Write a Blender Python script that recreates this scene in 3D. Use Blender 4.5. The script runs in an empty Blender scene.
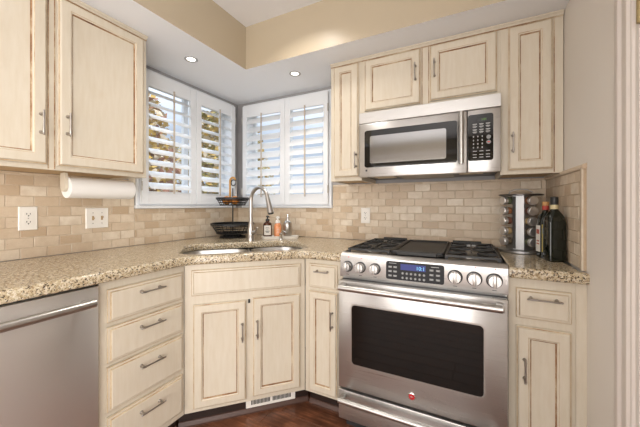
import bpy, bmesh, math, random
from mathutils import Vector, Matrix
random.seed(7)
R = math.radians
scene = bpy.context.scene
COL = scene.collection

# ------------------------------------------------------------------ camera, world, lights, exposure
cam_d = bpy.data.cameras.new('camera'); cam = bpy.data.objects.new('camera', cam_d); COL.objects.link(cam)
cam_d.sensor_fit = 'HORIZONTAL'; cam_d.sensor_width = 36.0
cam_d.lens = 293.167 / 640 * 36.0
cam_d.shift_y = -(213.5 - 205.338) / 640
cam_d.clip_start = 0.02
cam.location = (1.9288, -2.1163, 1.1732)
cam.rotation_euler = (R(90), 0, R(26.658))
scene.camera = cam

world = bpy.data.worlds.new('world'); scene.world = world; world.use_nodes = True
wn = world.node_tree.nodes; wn.clear()
w_out = wn.new('ShaderNodeOutputWorld'); w_bg = wn.new('ShaderNodeBackground')
w_tc = wn.new('ShaderNodeTexCoord'); w_sep = wn.new('ShaderNodeSeparateXYZ'); w_ramp = wn.new('ShaderNodeValToRGB')
w_ramp.color_ramp.elements[0].position = 0.22; w_ramp.color_ramp.elements[0].color = (0.27, 0.315, 0.385, 1)
w_ramp.color_ramp.elements[1].position = 0.55; w_ramp.color_ramp.elements[1].color = (1.25, 1.40, 1.60, 1)
wl = world.node_tree.links
wl.new(w_tc.outputs['Generated'], w_sep.inputs[0]); wl.new(w_sep.outputs['Z'], w_ramp.inputs[0])
wl.new(w_ramp.outputs[0], w_bg.inputs['Color']); wl.new(w_bg.outputs[0], w_out.inputs[0])
w_bg.inputs['Strength'].default_value = 2.4

def area(name, loc, rot, size, power, color, shape='DISK', size_y=None):
    d = bpy.data.lights.new(name, 'AREA'); d.shape = shape; d.size = size
    if size_y: d.size_y = size_y
    d.energy = power; d.color = color
    o = bpy.data.objects.new(name, d); COL.objects.link(o); o.location = loc; o.rotation_euler = rot
    return o
WARM = (1.0, 0.90, 0.77); NEUT = (1.0, 0.955, 0.90); COOL = (0.80, 0.90, 1.0)
# recessed kitchen lamp (above the frame), then an added fill lamp behind the camera
area('ceiling_area_light', (1.06, -0.86, 2.385), (0, 0, 0), 0.16, 4.4, NEUT).data.spread = R(128)
area('ceiling_area_light', (0.32, -2.95, 2.385), (0, 0, 0), 0.25, 6, NEUT)
# added fill lights behind the camera, at the rear and right walls
area('rear_fill_light', (1.2, -4.54, 1.22), (R(90), 0, 0), 2.0, 60, (1.0, 0.985, 0.975), 'RECTANGLE', 1.5)
area('side_fill_light', (2.325, -3.05, 1.10), (R(90), 0, R(90)), 1.5, 62, (1.0, 0.985, 0.97), 'RECTANGLE', 1.8)

# sun over the roof, from the far side of the house: lights the garden beyond the left window
sd = bpy.data.lights.new('sun', 'SUN'); sd.energy = 3.2; sd.angle = R(1.0); sd.color = (1.0, 0.95, 0.86)
so = bpy.data.objects.new('sun', sd); COL.objects.link(so); so.rotation_euler = (R(8), R(52), 0); so.location = (6, -1, 6)

scene.view_settings.view_transform = 'Standard'; scene.view_settings.look = 'None'
scene.view_settings.gamma = 1.0; scene.view_settings.use_curve_mapping = False
scene.view_settings.exposure = -0.18

# ------------------------------------------------------------------ helpers: materials
def srgb(r, g, b):
    f = lambda c: (c/255/12.92) if c/255 <= 0.04045 else ((c/255+0.055)/1.055)**2.4
    return (f(r), f(g), f(b), 1)
def mat(name, color, rough=0.5, metal=0.0, **kw):
    m = bpy.data.materials.new(name); m.use_nodes = True
    b = m.node_tree.nodes['Principled BSDF']
    b.inputs['Base Color'].default_value = color; b.inputs['Roughness'].default_value = rough; b.inputs['Metallic'].default_value = metal
    for k, v in kw.items(): b.inputs[k.replace('_', ' ')].default_value = v
    return m
def N(m, t, **kw):
    n = m.node_tree.nodes.new(t)
    for k, v in kw.items(): setattr(n, k, v)
    return n
def LK(m, a, b): m.node_tree.links.new(a, b)
def coords(m, kind='Object', scale=(1, 1, 1)):
    t = N(m, 'ShaderNodeTexCoord'); mp = N(m, 'ShaderNodeMapping'); mp.inputs['Scale'].default_value = scale
    LK(m, t.outputs[kind], mp.inputs[0]); return mp.outputs[0]
def noise(m, vec, scale, detail=4, rough=0.55):
    n = N(m, 'ShaderNodeTexNoise'); n.inputs['Scale'].default_value = scale; n.inputs['Detail'].default_value = detail
    n.inputs['Roughness'].default_value = rough; LK(m, vec, n.inputs['Vector']); return n.outputs['Fac']
def ramp(m, fac, stops):
    r = N(m, 'ShaderNodeValToRGB'); e = r.color_ramp.elements
    while len(e) < len(stops): e.new(0.5)
    for i, (p, c) in enumerate(stops): e[i].position = p; e[i].color = c
    LK(m, fac, r.inputs[0]); return r.outputs[0]
def mix(m, fac, a, b, blend='MIX'):
    n = N(m, 'ShaderNodeMix', data_type='RGBA', blend_type=blend)
    if isinstance(fac, float): n.inputs[0].default_value = fac
    else: LK(m, fac, n.inputs[0])
    for s, v in ((n.inputs[6], a), (n.inputs[7], b)):
        if isinstance(v, tuple): s.default_value = v
        else: LK(m, v, s)
    return n.outputs[2]
def setc(m, out, sock='Base Color'): LK(m, out, m.node_tree.nodes['Principled BSDF'].inputs[sock])
def bump(m, h, strength=0.2, dist=0.002):
    b = N(m, 'ShaderNodeBump'); b.inputs['Strength'].default_value = strength; b.inputs['Distance'].default_value = dist
    LK(m, h, b.inputs['Height']); setc(m, b.outputs[0], 'Normal')
G = lambda v: (v, v, v, 1)

def make_cream(name, c1, c2, wear):
    m = mat(name, c1, 0.42)
    g = noise(m, coords(m, scale=(70, 70, 9)), 1.0, 5, 0.6)
    c = ramp(m, g, [(0.30, c2), (0.70, c1)])
    if wear:
        w = noise(m, coords(m, scale=(9, 9, 5)), 1.0, 5, 0.65)
        c = mix(m, ramp(m, w, [(0.62, G(0)), (0.80, G(0.30))]), c, srgb(196, 174, 140))
    setc(m, c); bump(m, g, 0.025, 0.001)
    return m
CREAM = make_cream('cream_antiqued_paint', srgb(213, 204, 187), srgb(207, 196, 176), True)
GLAZE = mat('brown_glaze', srgb(120, 84, 52), 0.5)
_g = noise(GLAZE, coords(GLAZE, scale=(6, 6, 6)), 1.0, 5, 0.7)
setc(GLAZE, ramp(GLAZE, _g, [(0.33, srgb(100, 60, 32)), (0.50, srgb(158, 122, 86)), (0.66, srgb(208, 190, 160))]))
GLAZE2 = mat('thin_brown_glaze', srgb(170, 140, 105), 0.5)
_g = noise(GLAZE2, coords(GLAZE2, scale=(7, 7, 7)), 1.0, 5, 0.7)
setc(GLAZE2, ramp(GLAZE2, _g, [(0.34, srgb(158, 120, 82)), (0.5, srgb(196, 174, 142)), (0.7, srgb(216, 202, 176))]))

def make_steel(name, c, rough, aniso=0.65):
    m = mat(name, c, rough, 0.9)
    b = m.node_tree.nodes['Principled BSDF']
    b.inputs['Anisotropic'].default_value = aniso
    t = N(m, 'ShaderNodeCombineXYZ'); t.inputs[2].default_value = 1.0; LK(m, t.outputs[0], b.inputs['Tangent'])   # horizontal brushing
    n = noise(m, coords(m, scale=(3, 3, 900)), 1.0, 2)
    setc(m, ramp(m, n, [(0.3, G(rough*0.85)), (0.7, G(rough*1.15))]), 'Roughness')
    return m
STEEL = make_steel('brushed_stainless_steel', (0.55, 0.537, 0.52, 1), 0.31, 0.5)
STEELD = make_steel('lightened_brushed_steel', (0.80, 0.785, 0.765, 1), 0.40, 0.7)  # dishwasher copy of the steel, lightened to make up for dim reflections
BAR = mat('satin_steel_bar', (0.50, 0.487, 0.465, 1), 0.30, 1.0)
CHROME = mat('polished_chrome', (0.75, 0.74, 0.72, 1), 0.12, 1.0)
NICKEL = mat('brushed_nickel', (0.50, 0.475, 0.445, 1), 0.30, 1.0)
PULL = mat('aged_pewter', (0.40, 0.37, 0.34, 1), 0.32, 1.0)
BASIN = mat('sink_stainless', (0.58, 0.575, 0.56, 1), 0.34, 1.0)
BLACKM = mat('black_cast_iron', (0.018, 0.018, 0.018, 1), 0.42)
WIRE = mat('black_wire', (0.012, 0.012, 0.012, 1), 0.45)
BLACKG = mat('black_glass', (0.006, 0.006, 0.006, 1), 0.04)
MWGLASS = mat('tinted_door_glass', (0.035, 0.035, 0.035, 1), 0.09, 0.0, Specular_IOR_Level=1.0, IOR=2.3)
OVENGL = mat('oven_glass', (0.008, 0.006, 0.005, 1), 0.03, 0.0, IOR=1.33)
DARKP = mat('dark_plastic', (0.035, 0.035, 0.037, 1), 0.35)
GREYP = mat('grey_legend', (0.42, 0.42, 0.42, 1), 0.5)
WHITE = mat('white_satin_paint', srgb(236, 239, 242), 0.35)
PLATE = mat('white_plastic', srgb(240, 236, 228), 0.3)
SLOT = mat('dark_slot', (0.02, 0.018, 0.015, 1), 0.6)
IVORY = mat('toggle_beige', srgb(176, 150, 112), 0.4)
PAPER = mat('paper_towel', srgb(240, 238, 234), 0.9)
bump(PAPER, noise(PAPER, coords(PAPER), 260, 2), 0.25, 0.001)
TOE = mat('dark_stained_wood', (0.022, 0.011, 0.008, 1), 0.45)
SHOE = mat('shoe_wood', (0.085, 0.042, 0.030, 1), 0.4)
UNDER = mat('raw_cabinet_underside', srgb(196, 168, 128), 0.6)
REDM = mat('red_enamel', (0.55, 0.012, 0.02, 1), 0.25)
REDDOT = mat('red_mark', (0.75, 0.05, 0.03, 1), 0.5)
BRASS = mat('antique_brass', (0.42, 0.33, 0.17, 1), 0.35, 1.0)
def emit(name, c, s):
    m = mat(name, (0, 0, 0, 1), 0.5); b = m.node_tree.nodes['Principled BSDF']
    b.inputs['Emission Color'].default_value = c; b.inputs['Emission Strength'].default_value = s; return m
LENS = emit('lamp_lens', (1, 0.93, 0.80, 1), 5.0)
LCD = emit('blue_lcd', (0.045, 0.06, 0.30, 1), 0.85)
DIGIT = emit('lcd_digits', (0.25, 0.68, 1, 1), 1.3)
GREEN = emit('green_digits', (0.30, 0.75, 0.06, 1), 0.5)

def wallpaint(name, c, rough=0.5):
    m = mat(name, c, rough); bump(m, noise(m, coords(m), 140, 3), 0.10, 0.002); return m
BEIGE = wallpaint('beige_wall_paint', srgb(188, 174, 150), 0.36)
GREYW = wallpaint('grey_wall_paint', srgb(158, 156, 156), 0.5)
TAUPE = wallpaint('taupe_wall_paint', srgb(230, 224, 215), 0.5)
CEIL = wallpaint('ceiling_white', srgb(240, 241, 243), 0.6)
SOFF = wallpaint('soffit_white', srgb(243, 246, 250), 0.6)
TRIM = mat('trim_white', srgb(222, 214, 206), 0.32)
GROUT = mat('grout', srgb(208, 193, 170), 0.9)

TILE = mat('travertine_tile', srgb(210, 188, 156), 0.42)
_gi = N(TILE, 'ShaderNodeNewGeometry')
_n = noise(TILE, coords(TILE), 26, 6, 0.6); _n2 = noise(TILE, coords(TILE, scale=(1, 1, 2.4)), 75, 5, 0.7)
_c = ramp(TILE, _gi.outputs['Random Per Island'], [(0.0, srgb(188, 164, 136)), (0.25, srgb(206, 186, 161)), (0.7, srgb(218, 202, 180)), (1.0, srgb(229, 217, 198))])
_c = mix(TILE, ramp(TILE, _n, [(0.35, G(0.4)), (0.65, G(0.0))]), _c, srgb(190, 166, 136))
_c = mix(TILE, ramp(TILE, _n2, [(0.27, G(0.75)), (0.36, G(0.0))]), _c, srgb(150, 122, 90))
_c = mix(TILE, ramp(TILE, _n2, [(0.60, G(0.0)), (0.8, G(0.6))]), _c, srgb(234, 222, 200))
setc(TILE, _c); bump(TILE, _n2, 0.12, 0.002)

GRAN = mat('speckled_granite', srgb(196, 172, 132), 0.16)
_v = coords(GRAN)
_a = noise(GRAN, _v, 78, 4, 0.65); _b = noise(GRAN, _v, 150, 3, 0.6); _d = noise(GRAN, coords(GRAN, scale=(1.1, 0.93, 1.05)), 125, 3, 0.6); _e = noise(GRAN, coords(GRAN, scale=(0.9, 1.2, 1)), 150, 2, 0.5)
_c = ramp(GRAN, _a, [(0.30, srgb(140, 118, 86)), (0.43, srgb(182, 164, 132)), (0.56, srgb(203, 190, 163)), (0.72, srgb(222, 214, 196))])
_c = mix(GRAN, ramp(GRAN, _b, [(0.54, G(0.0)), (0.64, G(0.8))]), _c, srgb(142, 114, 82))
_c = mix(GRAN, ramp(GRAN, _e, [(0.62, G(0.0)), (0.68, G(0.8))]), _c, srgb(232, 224, 208))
_c = mix(GRAN, ramp(GRAN, _d, [(0.545, G(0.0)), (0.60, G(0.92))]), _c, srgb(58, 46, 38))
setc(GRAN, _c)

WOOD = mat('dark_reddish_floor', (0.08, 0.03, 0.015, 1), 0.28)
_gi = N(WOOD, 'ShaderNodeNewGeometry')
_n = noise(WOOD, coords(WOOD, scale=(3, 40, 1)), 1.6, 6, 0.65); _n2 = noise(WOOD, coords(WOOD), 9, 4)
_c = ramp(WOOD, _n, [(0.3, (0.05, 0.017, 0.010, 1)), (0.5, (0.19, 0.070, 0.034, 1)), (0.72, (0.38, 0.165, 0.085, 1))])
_c = mix(WOOD, ramp(WOOD, _n2, [(0.4, G(0.6)), (0.6, G(0))]), _c, (0.03, 0.012, 0.008, 1))
_c = mix(WOOD, _gi.outputs['Random Per Island'], _c, mix(WOOD, 0.35, _c, (0.30, 0.12, 0.06, 1)))
setc(WOOD, _c); bump(WOOD, _n, 0.12, 0.002)

PANE = bpy.data.materials.new('window_glass'); PANE.use_nodes = True
_nt = PANE.node_tree; _nt.nodes.clear()
_o = _nt.nodes.new('ShaderNodeOutputMaterial'); _t = _nt.nodes.new('ShaderNodeBsdfTransparent'); _gl = _nt.nodes.new('ShaderNodeBsdfGlossy'); _m = _nt.nodes.new('ShaderNodeMixShader')
_gl.inputs['Roughness'].default_value = 0.02; _m.inputs[0].default_value = 0.06
_nt.links.new(_t.outputs[0], _m.inputs[1]); _nt.links.new(_gl.outputs[0], _m.inputs[2]); _nt.links.new(_m.outputs[0], _o.inputs[0])

# ------------------------------------------------------------------ helpers: geometry
class MB:
    def __init__(s, M=None): s.bm = bmesh.new(); s.M = M or Matrix()
    def _add(s, verts, faces, mi=0):
        vs = [s.bm.verts.new(s.M @ Vector(v)) for v in verts]; out = []
        for f in faces:
            try:
                fc = s.bm.faces.new([vs[i] for i in f]); fc.material_index = mi; out.append(fc)
            except ValueError: pass
        return vs, out
    def box(s, x0, x1, y0, y1, z0, z1, mi=0, bev=0.0, seg=1):
        v = [(x, y, z) for x in (x0, x1) for y in (y0, y1) for z in (z0, z1)]
        f = [(0, 1, 3, 2), (4, 6, 7, 5), (0, 4, 5, 1), (2, 3, 7, 6), (0, 2, 6, 4), (1, 5, 7, 3)]
        vs, fs = s._add(v, f, mi)
        if bev > 0:
            es = list({e for fc in fs for e in fc.edges})
            r = bmesh.ops.bevel(s.bm, geom=es, offset=bev, segments=seg, affect='EDGES', profile=0.5)
            for fc in r['faces']: fc.material_index = mi
        return s
    def prism(s, poly, z0, z1, mi=0):
        n = len(poly); v = [(x, y, z0) for x, y in poly] + [(x, y, z1) for x, y in poly]
        f = [tuple(range(n))[::-1], tuple(range(n, 2*n))] + [(i, (i+1) % n, n+(i+1) % n, n+i) for i in range(n)]
        s._add(v, f, mi); return s
    def extr(s, prof, axis, a, b, mi=0):
        # prof: 2D points in the two other axes (order xyz without axis)
        def mk(p, t):
            q = list(p); q.insert('xyz'.index(axis), t); return tuple(q)
        n = len(prof); v = [mk(p, a) for p in prof] + [mk(p, b) for p in prof]
        f = [tuple(range(n))[::-1], tuple(range(n, 2*n))] + [(i, (i+1) % n, n+(i+1) % n, n+i) for i in range(n)]
        s._add(v, f, mi); return s
    def tube(s, pts, r, seg=10, mi=0, closed=False, caps=True):
        pts = [Vector(p) for p in pts]; n = len(pts); rs = r if isinstance(r, (list, tuple)) else [r]*n
        rings = []; up = None
        for i, p in enumerate(pts):
            if closed: t = (pts[(i+1) % n] - pts[i-1])
            else: t = pts[min(i+1, n-1)] - pts[max(i-1, 0)]
            t = t.normalized() if t.length > 1e-9 else Vector((0, 0, 1))
            if up is None: up = Vector((0, 0, 1)) if abs(t.z) < 0.9 else Vector((1, 0, 0))
            a = (up - t*up.dot(t)); a = a.normalized() if a.length > 1e-6 else t.orthogonal().normalized()
            b = t.cross(a); up = a
            rings.append([p + (a*math.cos(2*math.pi*k/seg) + b*math.sin(2*math.pi*k/seg))*rs[i] for k in range(seg)])
        v = [q for ring in rings for q in ring]; f = []
        m = n if closed else n-1
        for i in range(m):
            j = (i+1) % n
            for k in range(seg): f.append((i*seg+k, i*seg+(k+1) % seg, j*seg+(k+1) % seg, j*seg+k))
        if caps and not closed: f += [tuple(range(seg))[::-1], tuple(range((n-1)*seg, n*seg))]
        s._add(v, f, mi); return s
    def cyl(s, p0, p1, r, seg=20, mi=0, r2=None): return s.tube([p0, p1], [r, r if r2 is None else r2], seg, mi)
    def lathe(s, prof, c=(0, 0, 0), axis=(0, 0, 1), seg=28, mi=0, mis=None):
        ax = Vector(axis).normalized(); a = ax.orthogonal().normalized(); b = ax.cross(a); c = Vector(c)
        v = []; f = []; fm = []
        for (r, h) in prof:
            for k in range(seg):
                t = 2*math.pi*k/seg; v.append(c + ax*h + (a*math.cos(t)+b*math.sin(t))*max(r, 1e-5))
        for i in range(len(prof)-1):
            for k in range(seg):
                f.append((i*seg+k, i*seg+(k+1) % seg, (i+1)*seg+(k+1) % seg, (i+1)*seg+k)); fm.append(mis[i] if mis else mi)
        f.append(tuple(range(seg))[::-1]); fm.append(fm[0]); f.append(tuple(range((len(prof)-1)*seg, len(prof)*seg))); fm.append(fm[-2])
        vs, fs = s._add(v, f, mi)
        for fc, q in zip(fs, fm): fc.material_index = q
        return s
    def ring_panel(s, x0, x1, z0, z1, prof):
        # prof: (inset, y, material of the band leading to it); closed at back by first ring, front by last
        v = []
        for (i, y, _) in prof: v += [(x0+i, y, z0+i), (x1-i, y, z0+i), (x1-i, y, z1-i), (x0+i, y, z1-i)]
        f = [(3, 2, 1, 0)]; ms = [prof[0][2]]
        for k in range(len(prof)-1):
            for j in range(4):
                f.append((k*4+j, k*4+(j+1) % 4, (k+1)*4+(j+1) % 4, (k+1)*4+j)); ms.append(prof[k+1][2])
        q = (len(prof)-1)*4; f.append((q, q+1, q+2, q+3)); ms.append(prof[-1][2] if len(prof[-1]) < 4 else prof[-1][3])
        vs, fs = s._add(v, f)
        for fc, m_ in zip(fs, ms): fc.material_index = m_
        return s
    def build(s, name, mats, parent=None, smooth=True, angle=32):
        bmesh.ops.remove_doubles(s.bm, verts=s.bm.verts, dist=1e-6)
        bmesh.ops.recalc_face_normals(s.bm, faces=s.bm.faces)
        me = bpy.data.meshes.new(name); s.bm.to_mesh(me); s.bm.free()
        for m in (mats if isinstance(mats, (list, tuple)) else [mats]): me.materials.append(m)
        if smooth:
            for p in me.polygons: p.use_smooth = True
            me.set_sharp_from_angle(angle=R(angle))
        o = bpy.data.objects.new(name, me); COL.objects.link(o)
        if parent: o.parent = parent
        return o
def tag(o, label=None, cat=None, group=None, kind=None):
    for k, v in (('label', label), ('category', cat), ('group', group), ('kind', kind)):
        if v: o[k] = v
    return o
def thing(name, label, cat, loc=(0, 0, 0), rz=0, group=None):
    o = bpy.data.objects.new(name, None); COL.objects.link(o); o.empty_display_size = 0.05
    o.location = loc; o.rotation_euler = (0, 0, rz); return tag(o, label, cat, group)
def struct(o): o['kind'] = 'structure'; return o
def copy_tree(o, parent=None):
    c = o.copy(); COL.objects.link(c); c.parent = parent
    for ch in list(o.children): copy_tree(ch, c)
    return c
def text_obj(name, body, size, m, parent, loc, rot, align='CENTER', extr=0.0004):
    cu = bpy.data.curves.new(name, 'FONT'); cu.body = body; cu.size = size; cu.align_x = align; cu.align_y = 'CENTER'; cu.extrude = extr
    t = bpy.data.objects.new(name+'_tmp', cu); COL.objects.link(t)
    dg = bpy.context.evaluated_depsgraph_get(); me = bpy.data.meshes.new_from_object(t.evaluated_get(dg))
    bpy.data.objects.remove(t); bpy.data.curves.remove(cu)
    me.materials.clear(); me.materials.append(m)
    o = bpy.data.objects.new(name, me); COL.objects.link(o); o.parent = parent; o.location = loc; o.rotation_euler = rot
    return o

# ------------------------------------------------------------------ room shell
XR = 2.348; SOFZ = 2.116; CZ = 2.41; YB = -4.6
YL0, YL1, XB0, XB1, WZ0, WZ1 = -0.953, -0.061, 0.080, 0.975, 1.158, 2.090   # window casings
IN = 0.035                                                                   # casing width
m = MB(); m.box(-0.12, 0, YB, YL0+IN, 0, CZ); m.box(-0.12, 0, YL1-IN, 0.12, 0, CZ)
m.box(-0.12, 0, YL0+IN, YL1-IN, 0, WZ0+IN); m.box(-0.12, 0, YL0+IN, YL1-IN, WZ1-IN, CZ)
struct(m.build('wall_left', GREYW, smooth=False))
m = MB(); m.box(0, XB0+IN, 0, 0.12, 0, CZ); m.box(XB1-IN, XR, 0, 0.12, 0, CZ)
m.box(XB0+IN, XB1-IN, 0, 0.12, 0, WZ0+IN); m.box(XB0+IN, XB1-IN, 0, 0.12, WZ1-IN, CZ)
struct(m.build('wall_back', GREYW, smooth=False))
DY0, DY1 = -1.92, -1.036                       # doorway in the right wall
m = MB(); m.box(XR, XR+0.12, DY1, 0.12, 0, CZ); m.box(XR, XR+0.12, YB, DY0, 0, CZ); m.box(XR, XR+0.12, DY0, DY1, 2.06, CZ)
m.box(XR-0.005, XR, -0.93, -0.640, 0, CZ, bev=0.0)
struct(m.build('wall_right', TAUPE, smooth=False))
m = MB(); m.box(-0.12, XR+0.12, YB-0.12, YB, 0, CZ)
struct(m.build('wall_rear', BEIGE, smooth=False))
m = MB(); m.box(-0.12, XR+0.12, YB-0.12, 0.12, CZ, CZ+0.1); struct(m.build('ceiling', CEIL, smooth=False))
# soffit: L-shaped drop along left and back walls; underside white, faces beige
SX, SY = 0.5556, -0.5281
m = MB(); m.box(0, SX, -3.2, 0, SOFZ, CZ); m.box(SX, XR, SY, 0, SOFZ, CZ)
o = m.build('ceiling_soffit', [SOFF, BEIGE], smooth=False)
for p in o.data.polygons:
    if abs(p.normal.z) < 0.5: p.material_index = 1
struct(o)
# plank floor
m = MB(); W = 0.125; y = YB
while y < 0.0:
    x = -0.2 - random.random()*0.9
    while x < XR+0.1:
        L = random.uniform(0.7, 1.4); x0 = max(x, 0.0); x1 = min(x+L, XR+0.12)
        if x1-x0 > 0.02: m.box(x0+0.0006, x1-0.0006, max(y, YB)+0.0006, min(y+W, 0)-0.0006, -0.02, 0, bev=0.0014)
        x += L
    y += W
m.box(-0.12, XR+0.9, YB-0.12, 0.12, -0.06, -0.02)
struct(m.build('floor', WOOD, smooth=False))

# windows: casing, sill lip, sash and pane
def window(name, M, x0, x1):
    m = MB(M); z0, z1 = WZ0, WZ1; t = -0.016
    m.box(x0, x0+IN, t, 0.0, z0, z1, bev=0.003); m.box(x1-IN, x1, t, 0.0, z0, z1, bev=0.003)
    m.box(x0+IN, x1-IN, t, 0.0, z1-IN, z1, bev=0.003); m.box(x0+IN, x1-IN, t, 0.0, z0+0.012, z0+IN, bev=0.003)
    m.box(x0-0.008, x1+0.008, -0.030, 0.0, z0-0.006, z0+0.016, bev=0.004)
    # reveal and sash
    m.box(x0+IN-0.004, x0+IN+0.004, 0, 0.115, z0+IN, z1-IN); m.box(x1-IN-0.004, x1-IN+0.004, 0, 0.115, z0+IN, z1-IN)
    m.box(x0+IN, x1-IN, 0, 0.115, z0+IN-0.004, z0+IN+0.004); m.box(x0+IN, x1-IN, 0, 0.115, z1-IN-0.004, z1-IN+0.004)
    a, b = x0+IN+0.004, x1-IN-0.004
    for q0, q1 in ((a, a+0.035), ((a+b)/2-0.02, (a+b)/2+0.02), (b-0.035, b)): m.box(q0, q1, 0.072, 0.105, z0+IN, z1-IN, bev=0.003)
    for q0, q1 in ((z0+IN+0.004, z0+IN+0.04), (z1-IN-0.04, z1-IN-0.004)): m.box(a+0.035, b-0.035, 0.075, 0.102, q0, q1, bev=0.003)
    w = struct(m.build(name, WHITE))
    m = MB(M); m.box(a+0.03, b-0.03, 0.087, 0.091, z0+IN+0.03, z1-IN-0.03); m.build('pane', PANE, w, smooth=False)
ML = Matrix.Rotation(R(90), 4, 'Z')            # local x -> +y, front (-y) -> +x : left wall
MI = Matrix()
window('window_1', ML, YL0, YL1)
window('window_2', MI, XB0, XB1)

m = MB()
for a, b, c, d in ((.15, .22, .10, 2.2), (2.18, 2.25, .10, 2.2), (.22, 2.18, .10, .17), (.22, 2.18, 2.13, 2.2)): m.box(a, b, YB, YB+.05, c, d)
struct(m.build('rear_fill_frame', TRIM, smooth=False))  # added frame around the rear fill light, solid wall behind it
m = MB()
for a, b, c, d in ((-3.87, -3.80, .13, 2.07), (-2.30, -2.23, .13, 2.07), (-3.80, -2.30, .13, .20), (-3.80, -2.30, 2.0, 2.07)): m.box(XR-.04, XR, a, b, c, d)
struct(m.build('side_fill_frame', TRIM, smooth=False))  # frame added round the side fill light, no opening in the wall
ROD = mat('tilt_rod_backlit_tone', srgb(196, 184, 170), 0.4)  # darker than the slats: shade of the backlit rods put into the colour
# plantation shutters: one hinged panel each
def shutter(label, loc, rz, w, sl, sr, tilt, hinge):
    t = thing('plantation_shutter', label, 'shutter', loc, rz, 'white plantation shutters')
    z0, z1, d = 0.0, 0.888, 0.026; lo, hi = 0.088, 0.788
    m = MB(); m.box(0, sl, -d, 0, z0, z1, bev=0.002); m.box(w-sr, w, -d, 0, z0, z1, bev=0.002)
    m.box(sl, w-sr, -d+.002, -.002, z0, lo, bev=0.002); m.box(sl, w-sr, -d+.002, -.002, hi, z1, bev=0.002)
    m.build('shutter_frame', WHITE, t)
    n = 9; p = (hi-lo)/n; first = None
    for i in range(n):
        if first is None:
            m = MB(); c, th = 0.0435, 0.0055; prof = []
            for k in range(12):
                a = 2*math.pi*k/12; prof.append((c*math.cos(a), th*math.sin(a)))
            m.extr(prof, 'x', sl+0.003, w-sr-0.003)
            lv = first = m.build('louver', WHITE, t)
        else:
            lv = first.copy(); COL.objects.link(lv)
        lv.location = (0, -d/2, lo+p*(i+0.5)); lv.rotation_euler = (R(tilt), 0, 0)
    x = (sl+w-sr)/2; dy = -d/2-0.0435*math.cos(R(tilt))-0.007; dz = -0.0435*math.sin(R(tilt))
    m = MB(); m.box(x-0.006, x+0.006, dy-0.004, dy+0.004, lo+0.01+dz, hi-0.01+0.02, bev=0.002)
    for i in range(n): m.box(x-0.0015, x+0.0015, dy+0.003, dy+0.012, lo+p*(i+0.5)+dz-0.002, lo+p*(i+0.5)+dz+0.002)
    m.build('tilt_rod', ROD, t)
    for z in (0.12, 0.76):
        m = MB(); hx = -0.002 if hinge < 0 else w+0.002
        m.cyl((hx, -d-0.003, z-0.03), (hx, -d-0.003, z+0.03), 0.004, 10); m.build('hinge', NICKEL, t)
SZ = 1.180
shutter('slatted white shutter panel in the left-hand window, half behind the wall cabinet', (0.020, YL0+0.018, SZ), R(90), 0.425, 0.045, 0.050, 33, -1)
shutter('slatted white shutter panel in the left-hand window, the one next to the room corner', (0.020, YL0+0.447, SZ), R(90), 0.427, 0.048, 0.050, 33, 1)
shutter('slatted white shutter panel behind the faucet, left half of the back window', (XB0+0.018, -0.020, SZ), 0, 0.458, 0.048, 0.048, 50, -1)
shutter('slatted white shutter panel in the back window, the one next to the range-side cabinets', (XB0+0.479, -0.020, SZ), 0, 0.398, 0.048, 0.040, 50, 1)

# tiled backsplash: every tile its own island in one mesh per wall
def tiles(name, M, regions, phase=0.0):
    m = MB(M); P, H, g, T = 0.1016, 0.0508, 0.0008, 0.009
    for (x0, x1, z0, z1) in regions:
        m.box(x0, x1, -0.005, 0, z0, z1, 1)
        r0 = int((z0-0.914)/H)-1
        for r in range(r0, int((z1-0.914)/H)+1):
            a, b = max(z0, 0.914+r*H), min(z1, 0.914+(r+1)*H)
            if b-a < 0.006: continue
            k0 = int((x0-phase)/P)-2
            for k in range(k0, int((x1-phase)/P)+2):
                xa = phase+k*P+(P/2 if r % 2 else 0); c, d = max(x0, xa), min(x1, xa+P)
                if d-c < 0.008: continue
                j = lambda: random.uniform(-0.0007, 0.0007); dep = T+random.uniform(-0.0005, 0.0005); e = 0.0022
                q = [(c+g, a+g), (d-g, a+g), (d-g, b-g), (c+g, b-g)]
                qi = [(c+g+e+j(), a+g+e+j()), (d-g-e+j(), a+g+e+j()), (d-g-e+j(), b-g-e+j()), (c+g+e+j(), b-g-e+j())]
                v = [(x, -0.004, z) for x, z in q]+[(x, -dep+0.0011, z) for x, z in q]+[(x, -dep, z) for x, z in qi]
                f = [(0, 1, 5, 4), (1, 2, 6, 5), (2, 3, 7, 6), (3, 0, 4, 7), (4, 5, 9, 8), (5, 6, 10, 9), (6, 7, 11, 10), (7, 4, 8, 11), (8, 9, 10, 11)]
                m._add(v, f, 0)
    return struct(m.build(name, [TILE, GROUT], angle=20))
TOPZ = 1.334
tiles('wall_left_tiles', ML, [(-2.10, YL0-0.009, 0.914, TOPZ), (YL0-0.009, 0.0, 0.914, WZ0-0.007)], 0.02)
tiles('wall_back_tiles', MI, [(0.010, XB1+0.009, 0.914, WZ0-0.007), (XB1+0.009, XR-0.010, 0.914, TOPZ), (1.335, 2.075, 0.86, 0.914)], 0.03)
MR = Matrix.Translation((XR, 0, 0)) @ Matrix.Rotation(R(-90), 4, 'Z')   # local x -> -y, front -> -x : right wall
tiles('wall_right_tiles', MR, [(0.0, 0.585, 0.914, 1.318)], 0.05)
m = MB(MR); m.extr([(-0.0, 1.318), (-0.016, 1.318), (-0.018, 1.326), (-0.013, 1.336), (0, 1.340)], 'x', 0.0, 0.628)
m.extr([(0.588, 0.0), (0.588, -0.011), (0.594, -0.014), (0.612, -0.014), (0.618, -0.010), (0.618, 0.0)], 'z', 0.914, 1.318)
struct(m.build('trim_1', TILE))

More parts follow.
